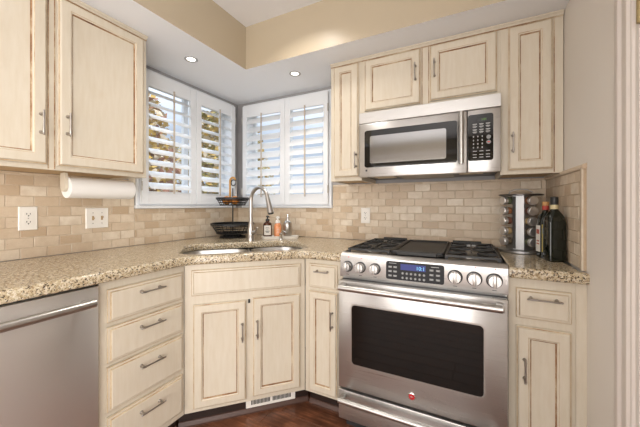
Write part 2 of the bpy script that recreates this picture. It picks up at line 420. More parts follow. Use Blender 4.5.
# doorway on the right: casing, jamb, door and hinge
m = MB(MR)
prof = [(0.914, -.0052), (0.914, -0.017), (0.919, -0.020), (0.941, -0.020), (0.946, -0.013), (0.960, -0.013), (0.968, -0.018), (0.978, -0.022), (1.000, -0.022), (1.006, -0.016), (1.014, -0.016), (1.018, -0.010), (1.036, -0.010), (1.036, 0.0), (0.925, 0.0), (0.925, -.0052)]
m.extr(prof, 'z', 0.0, 2.06)
m.box(0.914, 1.036, -0.02, 0, 2.06, 2.15, bev=.003); m.box(1.036, 1.92, -0.02, 0, 2.075, 2.15, bev=.003)
m.box(1.92, 2.04, -0.02, 0, 0.0, 2.15, bev=.003)
struct(m.build('trim_2', TRIM))
m = MB(MR); m.box(1.037, 1.919, 0.03, 0.07, 0.01, 2.055)
d1 = struct(m.build('door_1', TRIM, smooth=False))
for z in (1.70, 0.20):
    m = MB(MR)
    for k in range(5): m.cyl((1.048, -0.012, z-0.045+k*0.0182), (1.048, -0.012, z-0.0275+k*0.0182), 0.0075, 12)
    m.box(1.0365, 1.041, -0.008, 0.029, z-0.045, z+0.045); m.box(1.041, 1.050, -0.012, -0.008, z-0.045, z+0.045)
    m.build('hinge', BRASS, d1)
m = MB(); m.box(0.012, 0.028, -4.6, -2.2, 0, 0.1); struct(m.build('baseboard_left', TRIM))

# ------------------------------------------------------------------ cabinet builders (local frame: x right, front at y=0 facing -y, z up)
def pull(parent, c, length, vertical=False):
    cx, y, cz = c; h = length/2; m = MB()
    P = (lambda t, o: (cx, y-o, cz+t)) if vertical else (lambda t, o: (cx+t, y-o, cz))
    k = h*0.72
    m.tube([P(-h, .026), P(-h*.93, .026), P(-h*.86, .026), P(-k, .026), P(-k*.5, .027), P(0, .0275), P(k*.5, .027), P(k, .026), P(h*.86, .026), P(h*.93, .026), P(h, .026)],
           [.0016, .0044, .0032, .0050, .0035, .0034, .0035, .0050, .0032, .0044, .0016], 10)
    for s in (-1, 1): m.tube([P(s*k, 0), P(s*k, .004), P(s*k, .008), P(s*k, .026)], [.0075, .0065, .0042, .0042], 10)
    return m.build('handle', PULL, parent)
def door(parent, x0, x1, z0, z1, hx=None, hz=None, hl=0.105, fw=0.046, name='door'):
    m = MB()
    m.ring_panel(x0, x1, z0, z1, [(0, -.0005, 0), (0, -.010, 0), (.002, -.012, 0), (.006, -.0135, 2), (.008, -.0195, 0), (.011, -.021, 0),
                 (fw-.003, -.021, 0), (fw-.001, -.0195, 2), (fw+.004, -.0175, 0), (fw+.0065, -.011, 1), (fw+.0090, -.011, 1), (fw+.0115, -.0105, 0)])
    d = m.build(name, [CREAM, GLAZE, GLAZE2], parent, angle=18)
    if hx is not None: pull(d, (hx, -.021, hz), hl, True)
    return d
def drawer(parent, x0, x1, z0, z1, handle=True, hl=0.118):
    m = MB()
    m.ring_panel(x0, x1, z0, z1, [(0, -.0005, 0), (0, -.0095, 0), (.003, -.012, 2), (.010, -.0125, 0), (.0125, -.0195, 2), (.0155, -.021, 0)])
    d = m.build('drawer', [CREAM, GLAZE, GLAZE2], parent, angle=18)
    if handle: pull(d, ((x0+x1)/2, -.021, z0+(z1-z0)*0.72), hl)
    return d
def carcass(parent, w, d, z0, z1, toe=True, bottom=None):
    m = MB(); m.box(0, w, 0, d, z0, z1, bev=0.001)
    c = m.build('carcass', [CREAM], parent, smooth=False)
    if toe: toekick(parent, 0, w, 0.06)
    return c
def toekick(parent, x0, x1, off):
    m = MB(); m.box(x0, x1, off, off+0.02, 0.0, 0.099); m.build('toe_kick', TOE, parent, smooth=False)
    m = MB(); m.extr([(off, 0), (off-0.018, 0), (off-0.018, 0.008), (off-0.006, 0.024), (off, 0.026)], 'x', x0, x1); m.build('shoe_molding', SHOE, parent)
BZ, TZ = 0.100, 0.868
FX, FY = 0.632, -0.633
J1 = Vector((0.632, -1.084, 0)); JL = 0.6405

# drawer bank on the left wall
t = thing('drawer_cabinet', 'cream antiqued base cabinet with a stack of four drawers beside the dishwasher', 'cabinet', (FX, -1.476, 0), R(90))
carcass(t, 0.390, 0.60, BZ, TZ)
for z0, z1 in ((.703, .832), (.541, .680), (.344, .520), (.134, .318)): drawer(t, .025, .373, z0-.003, z1+.002)
for ch in list(t.children):
    pass
# diagonal sink cabinet
t = thing('sink_cabinet', 'cream diagonal corner cabinet with two doors under the sink', 'cabinet', J1[:], R(45))
m = MB(); m.box(0.0, JL, 0.0, 0.02, BZ, TZ, bev=.001); m.box(0.004, JL-0.004, 0.022, 0.32, BZ, BZ+0.018)
m.build('face_frame', CREAM, t, smooth=False)
toekick(t, -0.035, JL+0.035, 0.06)
drawer(t, .033, .612, .706, .838, handle=False)
door(t, .041, .308, .122, .660, .286, .497, fw=.043)
door(t, .343, .610, .128, .668, .365, .502, fw=.043)
m = MB(); m.box(.318, .329, -.006, 0.0, .640, .660); m.build('catch', SLOT, t)
# toe grille under the sink cabinet: a separate white register
g = thing('floor_register', 'white slotted vent grille in the toe kick below the sink cabinet', 'vent', (J1+Vector((.7071*.311, .7071*.311, 0)))[:], R(45))
m = MB(); m.box(0, .284, .050, .0595, .027, .096, bev=.002); m.build('frame', PLATE, g)
for a in (.028, .150):
    for k in range(14):
        x = a + k*0.0078
        m = MB(); m.box(x, x+.0052, .0490, .0505, .044, .080); m.build('slot', SLOT, g)
# narrow cabinet between the sink and the range
XN0, XN1 = 1.0895, 1.3255
t = thing('base_cabinet', 'narrow cream cabinet with a drawer over a door left of the range', 'cabinet', (XN0, FY, 0))
carcass(t, XN1-XN0, .60, BZ, TZ)
drawer(t, .032, .206, .708, .843, hl=.088); door(t, .028, .206, .120, .690, .180, .545, fw=.040)
# right cabinet beside the wall
XC0 = 2.0845
t = thing('base_cabinet', 'cream cabinet with a drawer over a door right of the range', 'cabinet', (XC0, FY, 0))
carcass(t, XR-.003-XC0, .60, BZ, TZ)
drawer(t, .028, .212, .704, .828); door(t, .028, .212, .120, .670, .056, .497, fw=.044)
m = MB(); m.box(.2255, .260, -.006, 0, BZ, TZ, bev=.001); m.build('filler_strip', CREAM, t, smooth=False)

# upper cabinets
UZ, UT = 1.333, SOFZ-0.001
def upper(name, label, loc, rz, w, d, z0, doors, side_trim=True):
    t = thing(name, label, 'cabinet', loc, rz, 'cream wall cabinets')
    m = MB(); m.box(0, w, 0, d, z0+.012, UT, bev=.001)
    m.box(0, w, 0, .02, z0, z0+.0125); m.box(0, .016, .02, d, z0, z0+.0125); m.box(w-.016, w, .02, d, z0, z0+.0125)
    m.build('carcass', CREAM, t, smooth=False)
    m = MB(); m.box(.016, w-.016, .0205, d-.002, z0+.008, z0+.0118); m.build('underside', UNDER, t, smooth=False)
    m = MB(); m.extr([(0, UT-.020), (-.006, UT-.019), (-.008, UT-.013), (-.016, UT-.007), (-.017, UT-.001), (0, UT-.001)], 'x', 0, w, 0)
    m.box(0, w, -.004, -.0003, UT-.0245, UT-.0202, 1); m.build('top_molding', [CREAM, GLAZE], t)
    for q in [d_[0]-.007 for d_ in doors if d_[0] > .1]+[d_[1]+.007 for d_ in doors if d_[1] < w-.03]:
        m = MB(); m.box(q-.0020, q+.0020, -.0012, -.0002, z0+.004, UT-.026); m.build('glaze_line', GLAZE, t, smooth=False)
    for (x0, x1, za, zb, hx, hz) in doors: door(t, x0, x1, za, zb, hx, hz)
    return t
upper('wall_cabinet', 'narrow cream wall cabinet with one door between the back window and the microwave', (1.111, -.321, 0), 0, .2155, .319, UZ, [(.026, .198, 1.356, 2.086, .184, 1.46)])
upper('wall_cabinet', 'short cream wall cabinet with two doors above the microwave', (1.327, -.321, 0), 0, .7555, .319, 1.7475, [(.022, .360, 1.766, 2.086, .332, 1.945), (.410, .742, 1.770, 2.086, .436, 1.945)])
upper('wall_cabinet', 'cream wall cabinet with one tall door right of the microwave, against the right wall', (2.083, -.321, 0), 0, .262, .319, UZ, [(.034, .219, 1.352, 2.086, .053, 1.49)])
upper('wall_cabinet', 'large cream wall cabinet with two doors left of the windows', (.323, -1.960, 0), R(90), .874, .321, UZ-.006, [(.030, .437, 1.346, 2.086, .413, 1.516), (.473, .852, 1.346, 2.086, .504, 1.528)])

# ------------------------------------------------------------------ countertop (rounded slab with the sink cut out)
def counter(name, label, outline, holes, z0, z1):
    cu = bpy.data.curves.new(name, 'CURVE'); cu.dimensions = '2D'; cu.fill_mode = 'BOTH'
    for poly in [outline]+holes:
        sp = cu.splines.new('POLY'); sp.points.add(len(poly)-1); sp.use_cyclic_u = True
        for p, q in zip(sp.points, poly): p.co = (q[0], q[1], 0, 1)
    b = 0.013; cu.extrude = (z1-z0)/2-b; cu.bevel_depth = b; cu.bevel_resolution = 3; cu.offset = -b
    t_ = bpy.data.objects.new('tmp', cu); COL.objects.link(t_); dg = bpy.context.evaluated_depsgraph_get()
    me = bpy.data.meshes.new_from_object(t_.evaluated_get(dg)); bpy.data.objects.remove(t_); bpy.data.curves.remove(cu)
    me.name = name; me.materials.clear(); me.materials.append(GRAN)
    for v in me.vertices: v.co.z += (z0+z1)/2
    for p in me.polygons: p.use_smooth = True
    me.set_sharp_from_angle(angle=R(40))
    o = bpy.data.objects.new(name, me); COL.objects.link(o); return tag(o, label, 'countertop')
def diag(s, w, z=None):                 # s along the diagonal face, w inwards to the corner
    x = J1.x+.70711*s-.70711*w; y = J1.y+.70711*s+.70711*w
    return (x, y) if z is None else (x, y, z)
def rrect(s0, s1, w0, w1, r, n=8):
    out = []
    for cx, cy, a0 in ((s1-r, w0+r, -90), (s1-r, w1-r, 0), (s0+r, w1-r, 90), (s0+r, w0+r, 180)):
        for k in range(n+1):
            a = R(a0+90*k/n); out.append((cx+r*math.cos(a), cy+r*math.sin(a)))
    return out
S0, S1, SW0, SW1 = -0.040, 0.692, 0.035, 0.480
hole = [diag(s, w) for s, w in rrect(S0, S1, SW0, SW1, 0.12, 10)]
ov = 0.036
e1, e2 = Vector(diag(0, -ov)), Vector(diag(JL, -ov))
ya = e1.y - (e1.x-(FX+ov)); xb = e2.x + (e2.y-(FY-ov))   # intersections of the overhang lines
# corner points where the diagonal overhang line meets the straight overhangs
c1 = (FX+ov, e1.y + (FX+ov-e1.x)); c2 = (e2.x + (FY-ov-e2.y), FY-ov)
def roundc(p, a, b, r=0.05, n=5):
    p, a, b = Vector(p), Vector(a), Vector(b); pa = p+(a-p).normalized()*r; pb = p+(b-p).normalized()*r
    return [tuple(pa*(1-t)**2 + p*2*t*(1-t) + pb*t*t) for t in [k/n for k in range(n+1)]]
outl = [(0.0115, -0.0115), (0.0115, -2.10), (FX+ov, -2.10)] + roundc(c1, (FX+ov, -2.1), c2) + roundc(c2, c1, (XN1, FY-ov)) + [(XN1+.001, FY-ov), (XN1+.001, -0.0115)]
counter('countertop', 'speckled beige granite countertop wrapping the corner around the sink', outl, [hole], 0.8695, 0.914)
counter('countertop', 'small speckled granite countertop piece right of the range', [(XC0, -0.0115), (XC0, FY-ov), (XR-.002, FY-ov), (XR-.002, -.640), (XR-.0165, -.630), (XR-.0165, -0.0115)], [], 0.8695, 0.914)

# ------------------------------------------------------------------ sink and tapware
t = thing('kitchen_sink', 'stainless double-bowl undermount sink set in the corner countertop', 'sink', diag(.3275, .23, .86), R(45))
def sink_local(s, w): return (s-.3275, w-.23)
def bowl(s0, s1, w0, w1):
    m = MB(); n = 6; lv = [(0.000, .008, .100), (0.003, .0, .100), (0.004, -.14, .085), (0.016, -.168, .08), (0.05, -.180, .06)]; rings = []
    for (i, z, r) in lv:
        pts = rrect(s0+i, s1-i, w0+i, w1-i, min(r, (s1-s0)/2-i-.01), n); rings.append([(*sink_local(a, b), z) for a, b in pts])
    k = len(rings[0]); v = [p for r_ in rings for p in r_]; f = []
    for i in range(len(rings)-1):
        for j in range(k): f.append((i*k+j, i*k+(j+1) % k, (i+1)*k+(j+1) % k, (i+1)*k+j))
    f.append(tuple(range((len(rings)-1)*k, len(rings)*k)))
    m._add(v, f); b = m.build('bowl', BASIN, t)
    cx, cy = sink_local((s0+s1)/2, (w0+w1)/2+.04)
    m = MB(); m.lathe([(.048, -.1795), (.046, -.1765), (.034, -.178), (.0, -.178)], (cx, cy, 0), seg=20); m.build('drain', CHROME, b)
    return b
bowl(S0-.006, .350, SW0-.006, SW1+.006); bowl(.366, S1+.006, SW0-.006, SW1+.006)
m = MB()
ax0, ay0 = sink_local(.352, SW0-.004); ax1, ay1 = sink_local(.364, SW1+.004)
m.box(ax0, ax1, ay0, ay1, -.020, .006, bev=.004, seg=3); m.build('divider', BASIN, t)

FB = Vector((0.513, -0.424, 0.914))
t = thing('kitchen_faucet', 'tall brushed nickel pull-down gooseneck faucet behind the sink', 'faucet', FB[:], 0)
m = MB(); m.lathe([(.027, .0), (.027, .006), (.0255, .010), (.0265, .030), (.0255, .075), (.0200, .115), (.0155, .138), (.0135, .150)], seg=24); m.build('body', NICKEL, t)
m = MB(); m.lathe([(.0275, .0), (.0275, .006)], (0, 0, .0), seg=24); 
m = MB(); dx, dy = .98, -.20; r_ = .092; pts = [(0, 0, .145), (0, 0, .22), (0, 0, .285)]
for k in range(1, 13):
    a = math.pi*k/12*0.93; pts.append((dx*r_*(1-math.cos(a)), dy*r_*(1-math.cos(a)), .285+r_*1.12*math.sin(a)))
m.tube(pts, .0135, 14); m.build('gooseneck', NICKEL, t)
p = Vector(pts[-1]); q = (p-Vector(pts[-2])).normalized()
m = MB(); m.tube([p-q*.004, p+q*.012, p+q*.05, p+q*.085, p+q*.105, p+q*.108], [.0150, .0160, .0180, .0215, .0230, .020], 18); hd = m.build('spray_head', NICKEL, t)
m = MB(); m.tube([p+q*.1075, p+q*.113], [.0195, .0175], 18); m.build('nozzle', SLOT, hd)
m = MB(); m.tube([(.018, -.004, .062), (.034, -.008, .062), (.048, -.012, .064)], [.0155, .0165, .013], 16)
m.tube([(.046, -.012, .064), (.062, -.020, .078), (.082, -.032, .102)], [.0062, .0052, .0062], 12); m.build('lever', NICKEL, t)

SD = diag(.606, .559, .914)
t = thing('soap_dispenser', 'small chrome spout with a curved arm on the countertop right of the faucet', 'dispenser', SD, 0)
m = MB(); m.lathe([(.017, 0), (.017, .004), (.012, .008), (.0105, .032), (.0125, .036), (.0125, .046), (.004, .050)], seg=20); m.build('body', CHROME, t)
m = MB(); m.tube([(0, 0, .044), (.012, -.002, .058), (.030, -.006, .064), (.048, -.012, .060), (.056, -.015, .050)], [.006, .006, .0058, .0055, .005], 12); m.build('spout', CHROME, t)

# tiered wire basket stand
BK = (0.222, -0.300, 0.914)
t = thing('tiered_basket', 'black two-tier wire basket stand in the countertop corner under the windows', 'basket', BK, 0)
def ring(m, r, z, w, seg=40): m.tube([(r*math.cos(2*math.pi*k/seg), r*math.sin(2*math.pi*k/seg), z) for k in range(seg)], w, 8, closed=True)
m = MB(); ring(m, .100, .005, .005); ring(m, .085, .011, .004); ring(m, .05, .016, .004)
for k in range(8): a = k*math.pi/4; m.cyl((.10*math.cos(a), .10*math.sin(a), .005), (0, 0, .020), .0035, 8)
m.lathe([(.03, .012), (.024, .026), (.008, .030)], seg=16)
m.build('foot', WIRE, t)
def tier(name, r0, r1, z0, z1, rings):
    m = MB()
    for i in range(rings):
        f = i/(rings-1); ring(m, r0+(r1-r0)*f, z0+(z1-z0)*f, .0048 if i in (0, rings-1) else .003)
    for k in range(28):
        a = 2*math.pi*k/28; c, s_ = math.cos(a), math.sin(a)
        m.tube([(r0*c*.15, r0*s_*.15, z0), (r0*c, r0*s_, z0), (r1*c, r1*s_, z1)], .0018, 5)
    for rr in (.3, .55, .8): ring(m, r0*rr, z0, .0022, 30)
    m.lathe([(r0*.97, z0-.001), (r0*.97, z0+.001)], seg=32)
    m.lathe([(r1+.003, z1-.012), (r1+.003, z1+.004), (r1-.001, z1+.004), (r1-.001, z1-.012)], seg=40)
    return m.build(name, WIRE, t)
tier('basket', .125, .168, .036, .112, 5); tier('basket', .098, .128, .262, .318, 4)
m = MB(); m.cyl((0, 0, .02), (0, 0, .400), .0048, 12); m.build('post', WIRE, t)
TANW = mat('tan_wood', srgb(196, 148, 82), 0.5)
m = MB(); hr = .026
pts = [(-.030, 0, .322), (-.030, 0, .400), (-.030, 0, .455)]+[(-.030*math.cos(math.pi*k/8), 0, .455+.030*math.sin(math.pi*k/8)) for k in range(1, 8)]
m.tube(pts, .0085, 8); m.build('handle_arch', TANW, t)
m = MB(); m.tube([(.030, 0, .455), (.036, 0, .44), (.036, 0, .37), (.036, 0, .322)], .004, 8); m.build('handle_wire', NICKEL, t)
m = MB(); m.tube([(.024*math.cos(2*math.pi*k/24), .006, .444+.024*math.sin(2*math.pi*k/24)) for k in range(24)], .0042, 8, closed=True); m.build('hanging_ring', WIRE, t)
# orange fruit in the upper tier
ORG = mat('orange_peel', srgb(226, 140, 50), 0.45); bump(ORG, noise(ORG, coords(ORG), 220, 2), .3, .001)
def orange(x, y, lab):
    t2 = thing('orange', lab, 'fruit', (BK[0]+x, BK[1]+y, BK[2]+.2658), 0, 'oranges in the upper basket')
    m = MB(); m.lathe([(.001, .0), (.016, .003), (.029, .013), (.035, .030), (.033, .045), (.022, .060), (.008, .0665), (.003, .0655), (.001, .065)], seg=24); m.build('peel', ORG, t2)
    m = MB(); m.lathe([(.004, .0645), (.0035, .068), (.001, .0685)], seg=8); m.build('stem', mat('stem_green', srgb(90, 100, 50), .6), t2)
orange(.040, -.018, 'orange fruit on the right in the upper tier of the black basket')
orange(-.036, -.030, 'orange fruit on the left in the upper tier of the black basket')

# tray with bottles behind the sink
TD = Vector((.84, .543, 0)).normalized(); TA = math.atan2(TD.y, TD.x); TO = Vector((.610, -.187, .914))
t = thing('soap_tray', 'long white ceramic tray holding three bottles right of the faucet', 'tray', TO[:], TA)
m = MB(); out = rrect(-.148, .148, -.048, .048, .03, 6); inn = rrect(-.140, .140, -.040, .040, .024, 6); n = len(out)
lo_ = [(x*.95, y*.9, 0) for x, y in out]; v = lo_+[(x, y, .019) for x, y in out]+[(x, y, .019) for x, y in inn]+[(x*.97, y*.95, .008) for x, y in inn]
f = [tuple(range(n))[::-1], tuple(range(3*n, 4*n))]
for i in range(3):
    for j in range(n): f.append((i*n+j, i*n+(j+1) % n, (i+1)*n+(j+1) % n, (i+1)*n+j))
m._add(v, f); m.build('dish', mat('white_ceramic', srgb(236, 232, 224), .25), t)
AMBER = mat('amber_glass', (.10, .032, .010, 1), .12, 0, Transmission_Weight=.25)
LABEL = mat('paper_label', srgb(232, 228, 220), .6)
INK = mat('label_ink', (.10, .09, .08, 1), .6)
def onTray(s, w): q = TO+TD*s+Vector((-TD.y, TD.x, 0))*w; return (q.x, q.y, .914+.0085)
CM = R(-63.3)+R(90)  # faces toward the camera
def label_wrap(m, r, z0, z1, a0, a1, n=10, mi=0, t_=.0008):
    v = []; f = []
    for k in range(n+1):
        a = R(a0+(a1-a0)*k/n)
        for (rr, z) in ((r, z0), (r+t_, z0), (r+t_, z1), (r, z1)): v.append((rr*math.cos(a), rr*math.sin(a), z))
    for k in range(n):
        for j in range(4): f.append((k*4+j, k*4+(j+1) % 4, (k+1)*4+(j+1) % 4, (k+1)*4+j))
    f += [(0, 1, 2, 3), (n*4+3, n*4+2, n*4+1, n*4)]
    m._add(v, f, mi)
t = thing('soap_bottle', 'brown amber bottle with a white label and black pump on the tray', 'bottle', onTray(-.100, 0), 0)
m = MB(); m.lathe([(.030, 0), (.033, .003), (.033, .098), (.029, .112), (.014, .122), (.0125, .130)], seg=28); m.build('bottle', AMBER, t)
m = MB(); m.lathe([(.0155, .127), (.0155, .141), (.012, .143), (.005, .145), (.005, .158), (.012, .160), (.012, .168), (.003, .169)], seg=18); m.tube([(0, 0, .164), (.02, -.014, .164), (.030, -.021, .158)], [.006, .005, .004], 8); m.build('pump', BLACKM, t)
m = MB(); label_wrap(m, .0332, .020, .094, -105, -5, 12); lb = m.build('label', LABEL, t)
m = MB()
for z, a0, a1 in ((.080, -75, -35), (.073, -80, -30), (.060, -70, -40), (.050, -82, -28), (.045, -82, -28), (.040, -76, -34)): label_wrap(m, .0341, z, z+.0025, a0, a1, 6)
m.build('label_print', INK, lb)
t = thing('soap_bottle', 'clear orange hand soap bottle with a white foam pump on the tray', 'bottle', onTray(-.020, 0), 0)
m = MB(); m.lathe([(.027, 0), (.029, .003), (.029, .088), (.026, .100), (.018, .108), (.018, .112)], seg=28); m.build('bottle', mat('orange_soap', srgb(238, 158, 108), .15, 0, Transmission_Weight=.15), t)
m = MB(); m.lathe([(.0195, .111), (.0195, .130), (.013, .133), (.008, .135), (.008, .146), (.015, .148), (.016, .160), (.004, .164)], seg=20); m.tube([(0, 0, .154), (.018, -.016, .155), (.027, -.024, .150)], [.008, .007, .006], 8); m.build('pump', PLATE, t)
m = MB(); label_wrap(m, .0292, .022, .082, -90, -20, 10); lb = m.build('label', mat('soap_label', srgb(236, 164, 120), .5), t)
m = MB()
for z, a0, a1 in ((.066, -68, -42), (.058, -74, -36), (.046, -66, -44), (.036, -72, -38)): label_wrap(m, .030, z, z+.0022, a0, a1, 6)
m.build('label_print', LABEL, lb)
t = thing('steel_shaker_bottle', 'silver metal cocktail shaker bottle at the right end of the tray', 'bottle', onTray(.058, 0), 0)
m = MB(); m.lathe([(.027, 0), (.029, .003), (.036, .095), (.035, .105), (.030, .118)], seg=28); m.build('body', NICKEL, t)
m = MB(); m.lathe([(.030, .118), (.022, .128), (.014, .134), (.012, .150), (.009, .158), (.009, .170), (.012, .173), (.012, .178), (.003, .180)], seg=24); m.build('cap', CHROME, t)

# ------------------------------------------------------------------ outlets and switches
def plate(name, label, cat, M, x0, x1, z0, z1):
    t = thing(name, label, cat, (M @ Vector(((x0+x1)/2, -.0095, (z0+z1)/2)))[:], M.to_euler().z)
    w, h = (x1-x0)/2, (z1-z0)/2
    m = MB(); m.ring_panel(-w, w, -h, h, [(0, -.0005, 0), (0, -.003, 0), (.003, -.006, 0)]); m.build('cover_plate', PLATE, t)
    return t, w, h
def duplex(t):
    for s in (-1, 1):
        m = MB(); pts = []
        for k in range(24):
            a = 2*math.pi*k/24; pts.append((.0165*math.cos(a), max(-.0135, min(.0135, .0175*math.sin(a)))+s*.0195))
        m.extr(pts, 'y', -.0062, -.0085); r_ = m.build('receptacle', PLATE, t)
        m = MB(); z = s*.0195
        m.box(-.0078, -.0052, -.0090, -.0083, z-.001, z+.0075); m.box(.0052, .0078, -.0090, -.0083, z-.0005, z+.0065); m.cyl((0, -.0083, z-.0065), (0, -.0090, z-.0065), .003, 10)
        m.build('slots', SLOT, r_)
    m = MB(); m.cyl((0, -.0058, 0), (0, -.0072, 0), .003, 10); m.build('screw', NICKEL, t)
t, w, h = plate('power_outlet', 'white duplex outlet plate on the tile at the left edge', 'outlet', ML, -1.512, -1.441, 1.052, 1.167); duplex(t)
t, w, h = plate('power_outlet', 'white duplex outlet plate on the tile between the window and the range', 'outlet', MI, 1.217, 1.287, 1.040, 1.155); duplex(t)
t, w, h = plate('light_switch', 'white double toggle switch plate below the paper towel roll', 'switch', ML, -1.235, -1.119, 1.042, 1.158)
for s in (-1, 1):
    m = MB(); m.box(s*.023-.005, s*.023+.005, -.0068, -.0055, -.012, .012); m.box(s*.023-.0045, s*.023+.0045, -.017, -.006, -.002+s*.003, .007+s*.003, 0, bev=.0015); m.build('toggle', IVORY, t)
    for z in (-.030, .030):
        m = MB(); m.cyl((s*.023, -.0058, z), (s*.023, -.0072, z), .003, 10); m.build('screw', NICKEL, t)

# ------------------------------------------------------------------ paper towel holder under the left wall cabinet
t = thing('towel_holder', 'cream wooden holder with end brackets under the left wall cabinet', 'holder', (.205, -1.418, UZ-.0045), 0)
for y in (0.0, .318):
    m = MB(); pts = [(-.022, 0), (.022, 0), (.022, -.060)]+[(.022*math.cos(a), -.068-.022*math.sin(a)) for a in [math.pi*k/8 for k in range(0, 9)]]+[(-.022, -.06)]
    m.extr([(x, z) for x, z in pts], 'y', y, y+.012); m.build('bracket', CREAM, t)
m = MB(); m.cyl((0, .012, -.0690), (0, .318, -.0690), .0075, 14); m.build('rod', CREAM, t)
t = thing('paper_towel_roll', 'white paper towel roll hanging under the left wall cabinet', 'paper towel', (.205, -1.4035, UZ-.0735), 0)
m = MB(); pr_ = [(.0095, .0), (.050, .0), (.0515, .0015), (.0515, .2995), (.050, .301), (.0095, .301), (.0095, 0)]
m.lathe(pr_, (0, 0, 0), (0, 1, 0), 40); m.build('roll', PAPER, t)

# ------------------------------------------------------------------ dishwasher and the panel closing the run
t = thing('dishwasher', 'stainless dishwasher with a bar handle at the left end of the counter', 'dishwasher', (FX, -2.086, 0), R(90))
W_ = .604
m = MB(); m.box(0, W_, 0, .58, .10, .866); m.build('tub', DARKP, t, smooth=False)
m = MB(); m.box(.004, W_-.006, -.026, -.001, .115, .862, bev=.003, seg=2); dr_ = m.build('door', STEELD, t)
m = MB(); m.tube([(.04, -.064, .810), (W_-.036, -.064, .810)], .0145, 18)
for x in (.07, W_-.058): m.tube([(x, -.026, .810), (x, -.062, .810)], [.011, .010], 14)
m.build('handle', BAR, dr_)
toekick(t, 0, W_, .06)
m = MB(); m.box(FX-.60, FX, -2.108, -2.090, 0, TZ, bev=.001)
tag(m.build('end_panel', CREAM, smooth=False), 'cream end panel closing the counter run beside the dishwasher', 'panel')

# ------------------------------------------------------------------ gas range
RX0, RX1, RY = 1.3285, 2.0815, -0.694; RW = RX1-RX0
t = thing('gas_range', 'stainless slide-in gas range with six knobs and black grates', 'range', (RX0, RY, 0))
m = MB(); m.box(0, RW, .012, .63, .060, .780); m.box(0.02, RW-.02, .05, .62, .0, .060); m.build('body', [DARKP], t, smooth=False)
# cooktop tray
m = MB()
m.box(0, RW, .06, .675, .781, .918)
m.extr([(.059, .800), (0.014, .800), (0.0115, .806), (.018, .908), (.030, .919), (.048, .924), (.062, .919)], 'x', 0, RW)   # sloped control fascia
m.box(0.004, RW-.004, .62, .675, .918, .930, bev=.003); m.box(.0, .014, .05, .63, .9175, .923, bev=.002); m.box(RW-.014, RW, .05, .63, .9175, .923, bev=.002)
fas = m.build('cooktop', STEEL, t)
m = MB(); m.box(.016, RW-.016, .068, .615, .9170, .9195); m.build('burner_pan', mat('dark_enamel', (.22, .21, .20, 1), .3, 1.0), t, smooth=False)
# fascia frame: origin on the sloped face
def fpos(x, f, off=0.0):       # f: 0 bottom .. 1 top of sloped face
    y0, z0, y1, z1 = 0.0115, .806, .018, .908; nx = Vector((0, -(z1-z0), (y1-y0))).normalized()
    p = Vector((x, y0+(y1-y0)*f, z0+(z1-z0)*f)) + nx*off; return p
NX = (fpos(0, 0, 1)-fpos(0, 0, 0)); UPV = (fpos(0, 1)-fpos(0, 0)).normalized()
KNOB = mat('knob_steel', (.40, .385, .37, 1), .26, 1.0)
for i, x in enumerate((.042, .112, .188, .552, .628, .703)):
    big = i >= 3
    r_ = .027 if big else .0245; c = fpos(x, .48)
    m = MB(); m.lathe([(r_+.004, 0.0), (r_+.004, .004), (r_, .0055), (r_*.95, .030), (r_*.86, .036), (0.001, .0365)], c, NX, 28, mis=[1, 1, 0, 0, 0, 0])
    k = m.build('knob', [KNOB, DARKP], t)
    m = MB(); a = c+NX*.034; m.M = Matrix.Translation(a) @ Matrix((( 1, 0, 0), (0, NX.y, UPV.y), (0, NX.z, UPV.z))).to_4x4()
    m.box(-.0065, .0065, 0, .012, -r_*.95, r_*.95, bev=.003, seg=2); m.build('grip', BAR, k)
    d_ = fpos(x, .96, 0)
    m = MB(); a = fpos(x+.004, .95, .0008); m.lathe([(.0028, -.001), (.0028, .0003)], a, NX, 10); m.build('red_mark', REDDOT, t)
    m = MB(); m.M = Matrix.Translation(fpos(x, .02+.06, .0004)) @ Matrix(((1, 0, 0), (0, NX.y, UPV.y), (0, NX.z, UPV.z))).to_4x4(); m.box(-.008, .008, -.0005, .0005, -.0012, .0012); m.build('knob_legend', DARKP, t, smooth=False)
def FM(x, f, off): return Matrix.Translation(fpos(x, f, off)) @ Matrix(((1, 0, 0), (0, -NX.y, UPV.y), (0, -NX.z, UPV.z))).to_4x4()
# display: black rounded panel
m = MB(FM(.3755, .50, 0)); pts = rrect(-.132, .132, -.0435, .0435, .010, 5); m.extr(pts, 'y', -.0022, .001); dsp = m.build('display_panel', mat('display_black', (.020, .020, .022, 1), .45, 0, Specular_IOR_Level=.25), t)
m = MB(FM(.3755, .5, 0)); m.box(-.062, .052, -.0030, -.0021, .006, .034); m.build('screen', LCD, dsp, smooth=False)
o = text_obj('clock_digits', '10:1', .024, DIGIT, dsp, (0, 0, 0), (0, 0, 0), 'RIGHT')
o.matrix_local = FM(.3755+.050, .50+.018/.104, .0035) @ Matrix.Rotation(R(90), 4, 'X')
KEY = mat('key_grey', (.19, .19, .19, 1), .5)
for r_ in range(2):
    for k in range(6):
        x = -.052+k*.0195; z = -.010-r_*.021
        m = MB(FM(.3755, .5, 0)); m.lathe([(.0062, .0018), (.0062, .0030), (.001, .0031)], (x, 0, z), (0, -1, 0), 12); m.box(x-.002, x+.002, -.0036, -.0029, z-.003, z+.003, 1); m.build('key', [KEY, GREYP], dsp)
for sx in (-.112, -.088, .078, .106):
    for k, z in enumerate((.016, -.005, -.026)):
        m = MB(FM(.3755, .5, 0)); m.box(sx-.009, sx+.009, -.0030, -.0018, z-.0045, z+.0045); m.box(sx-.007, sx+.007, -.0034, -.0029, z+.0005, z+.003, 1); m.box(sx-.005, sx+.005, -.0034, -.0029, z-.003, z-.0008, 1); m.build('key', [KEY, GREYP], dsp, smooth=False)
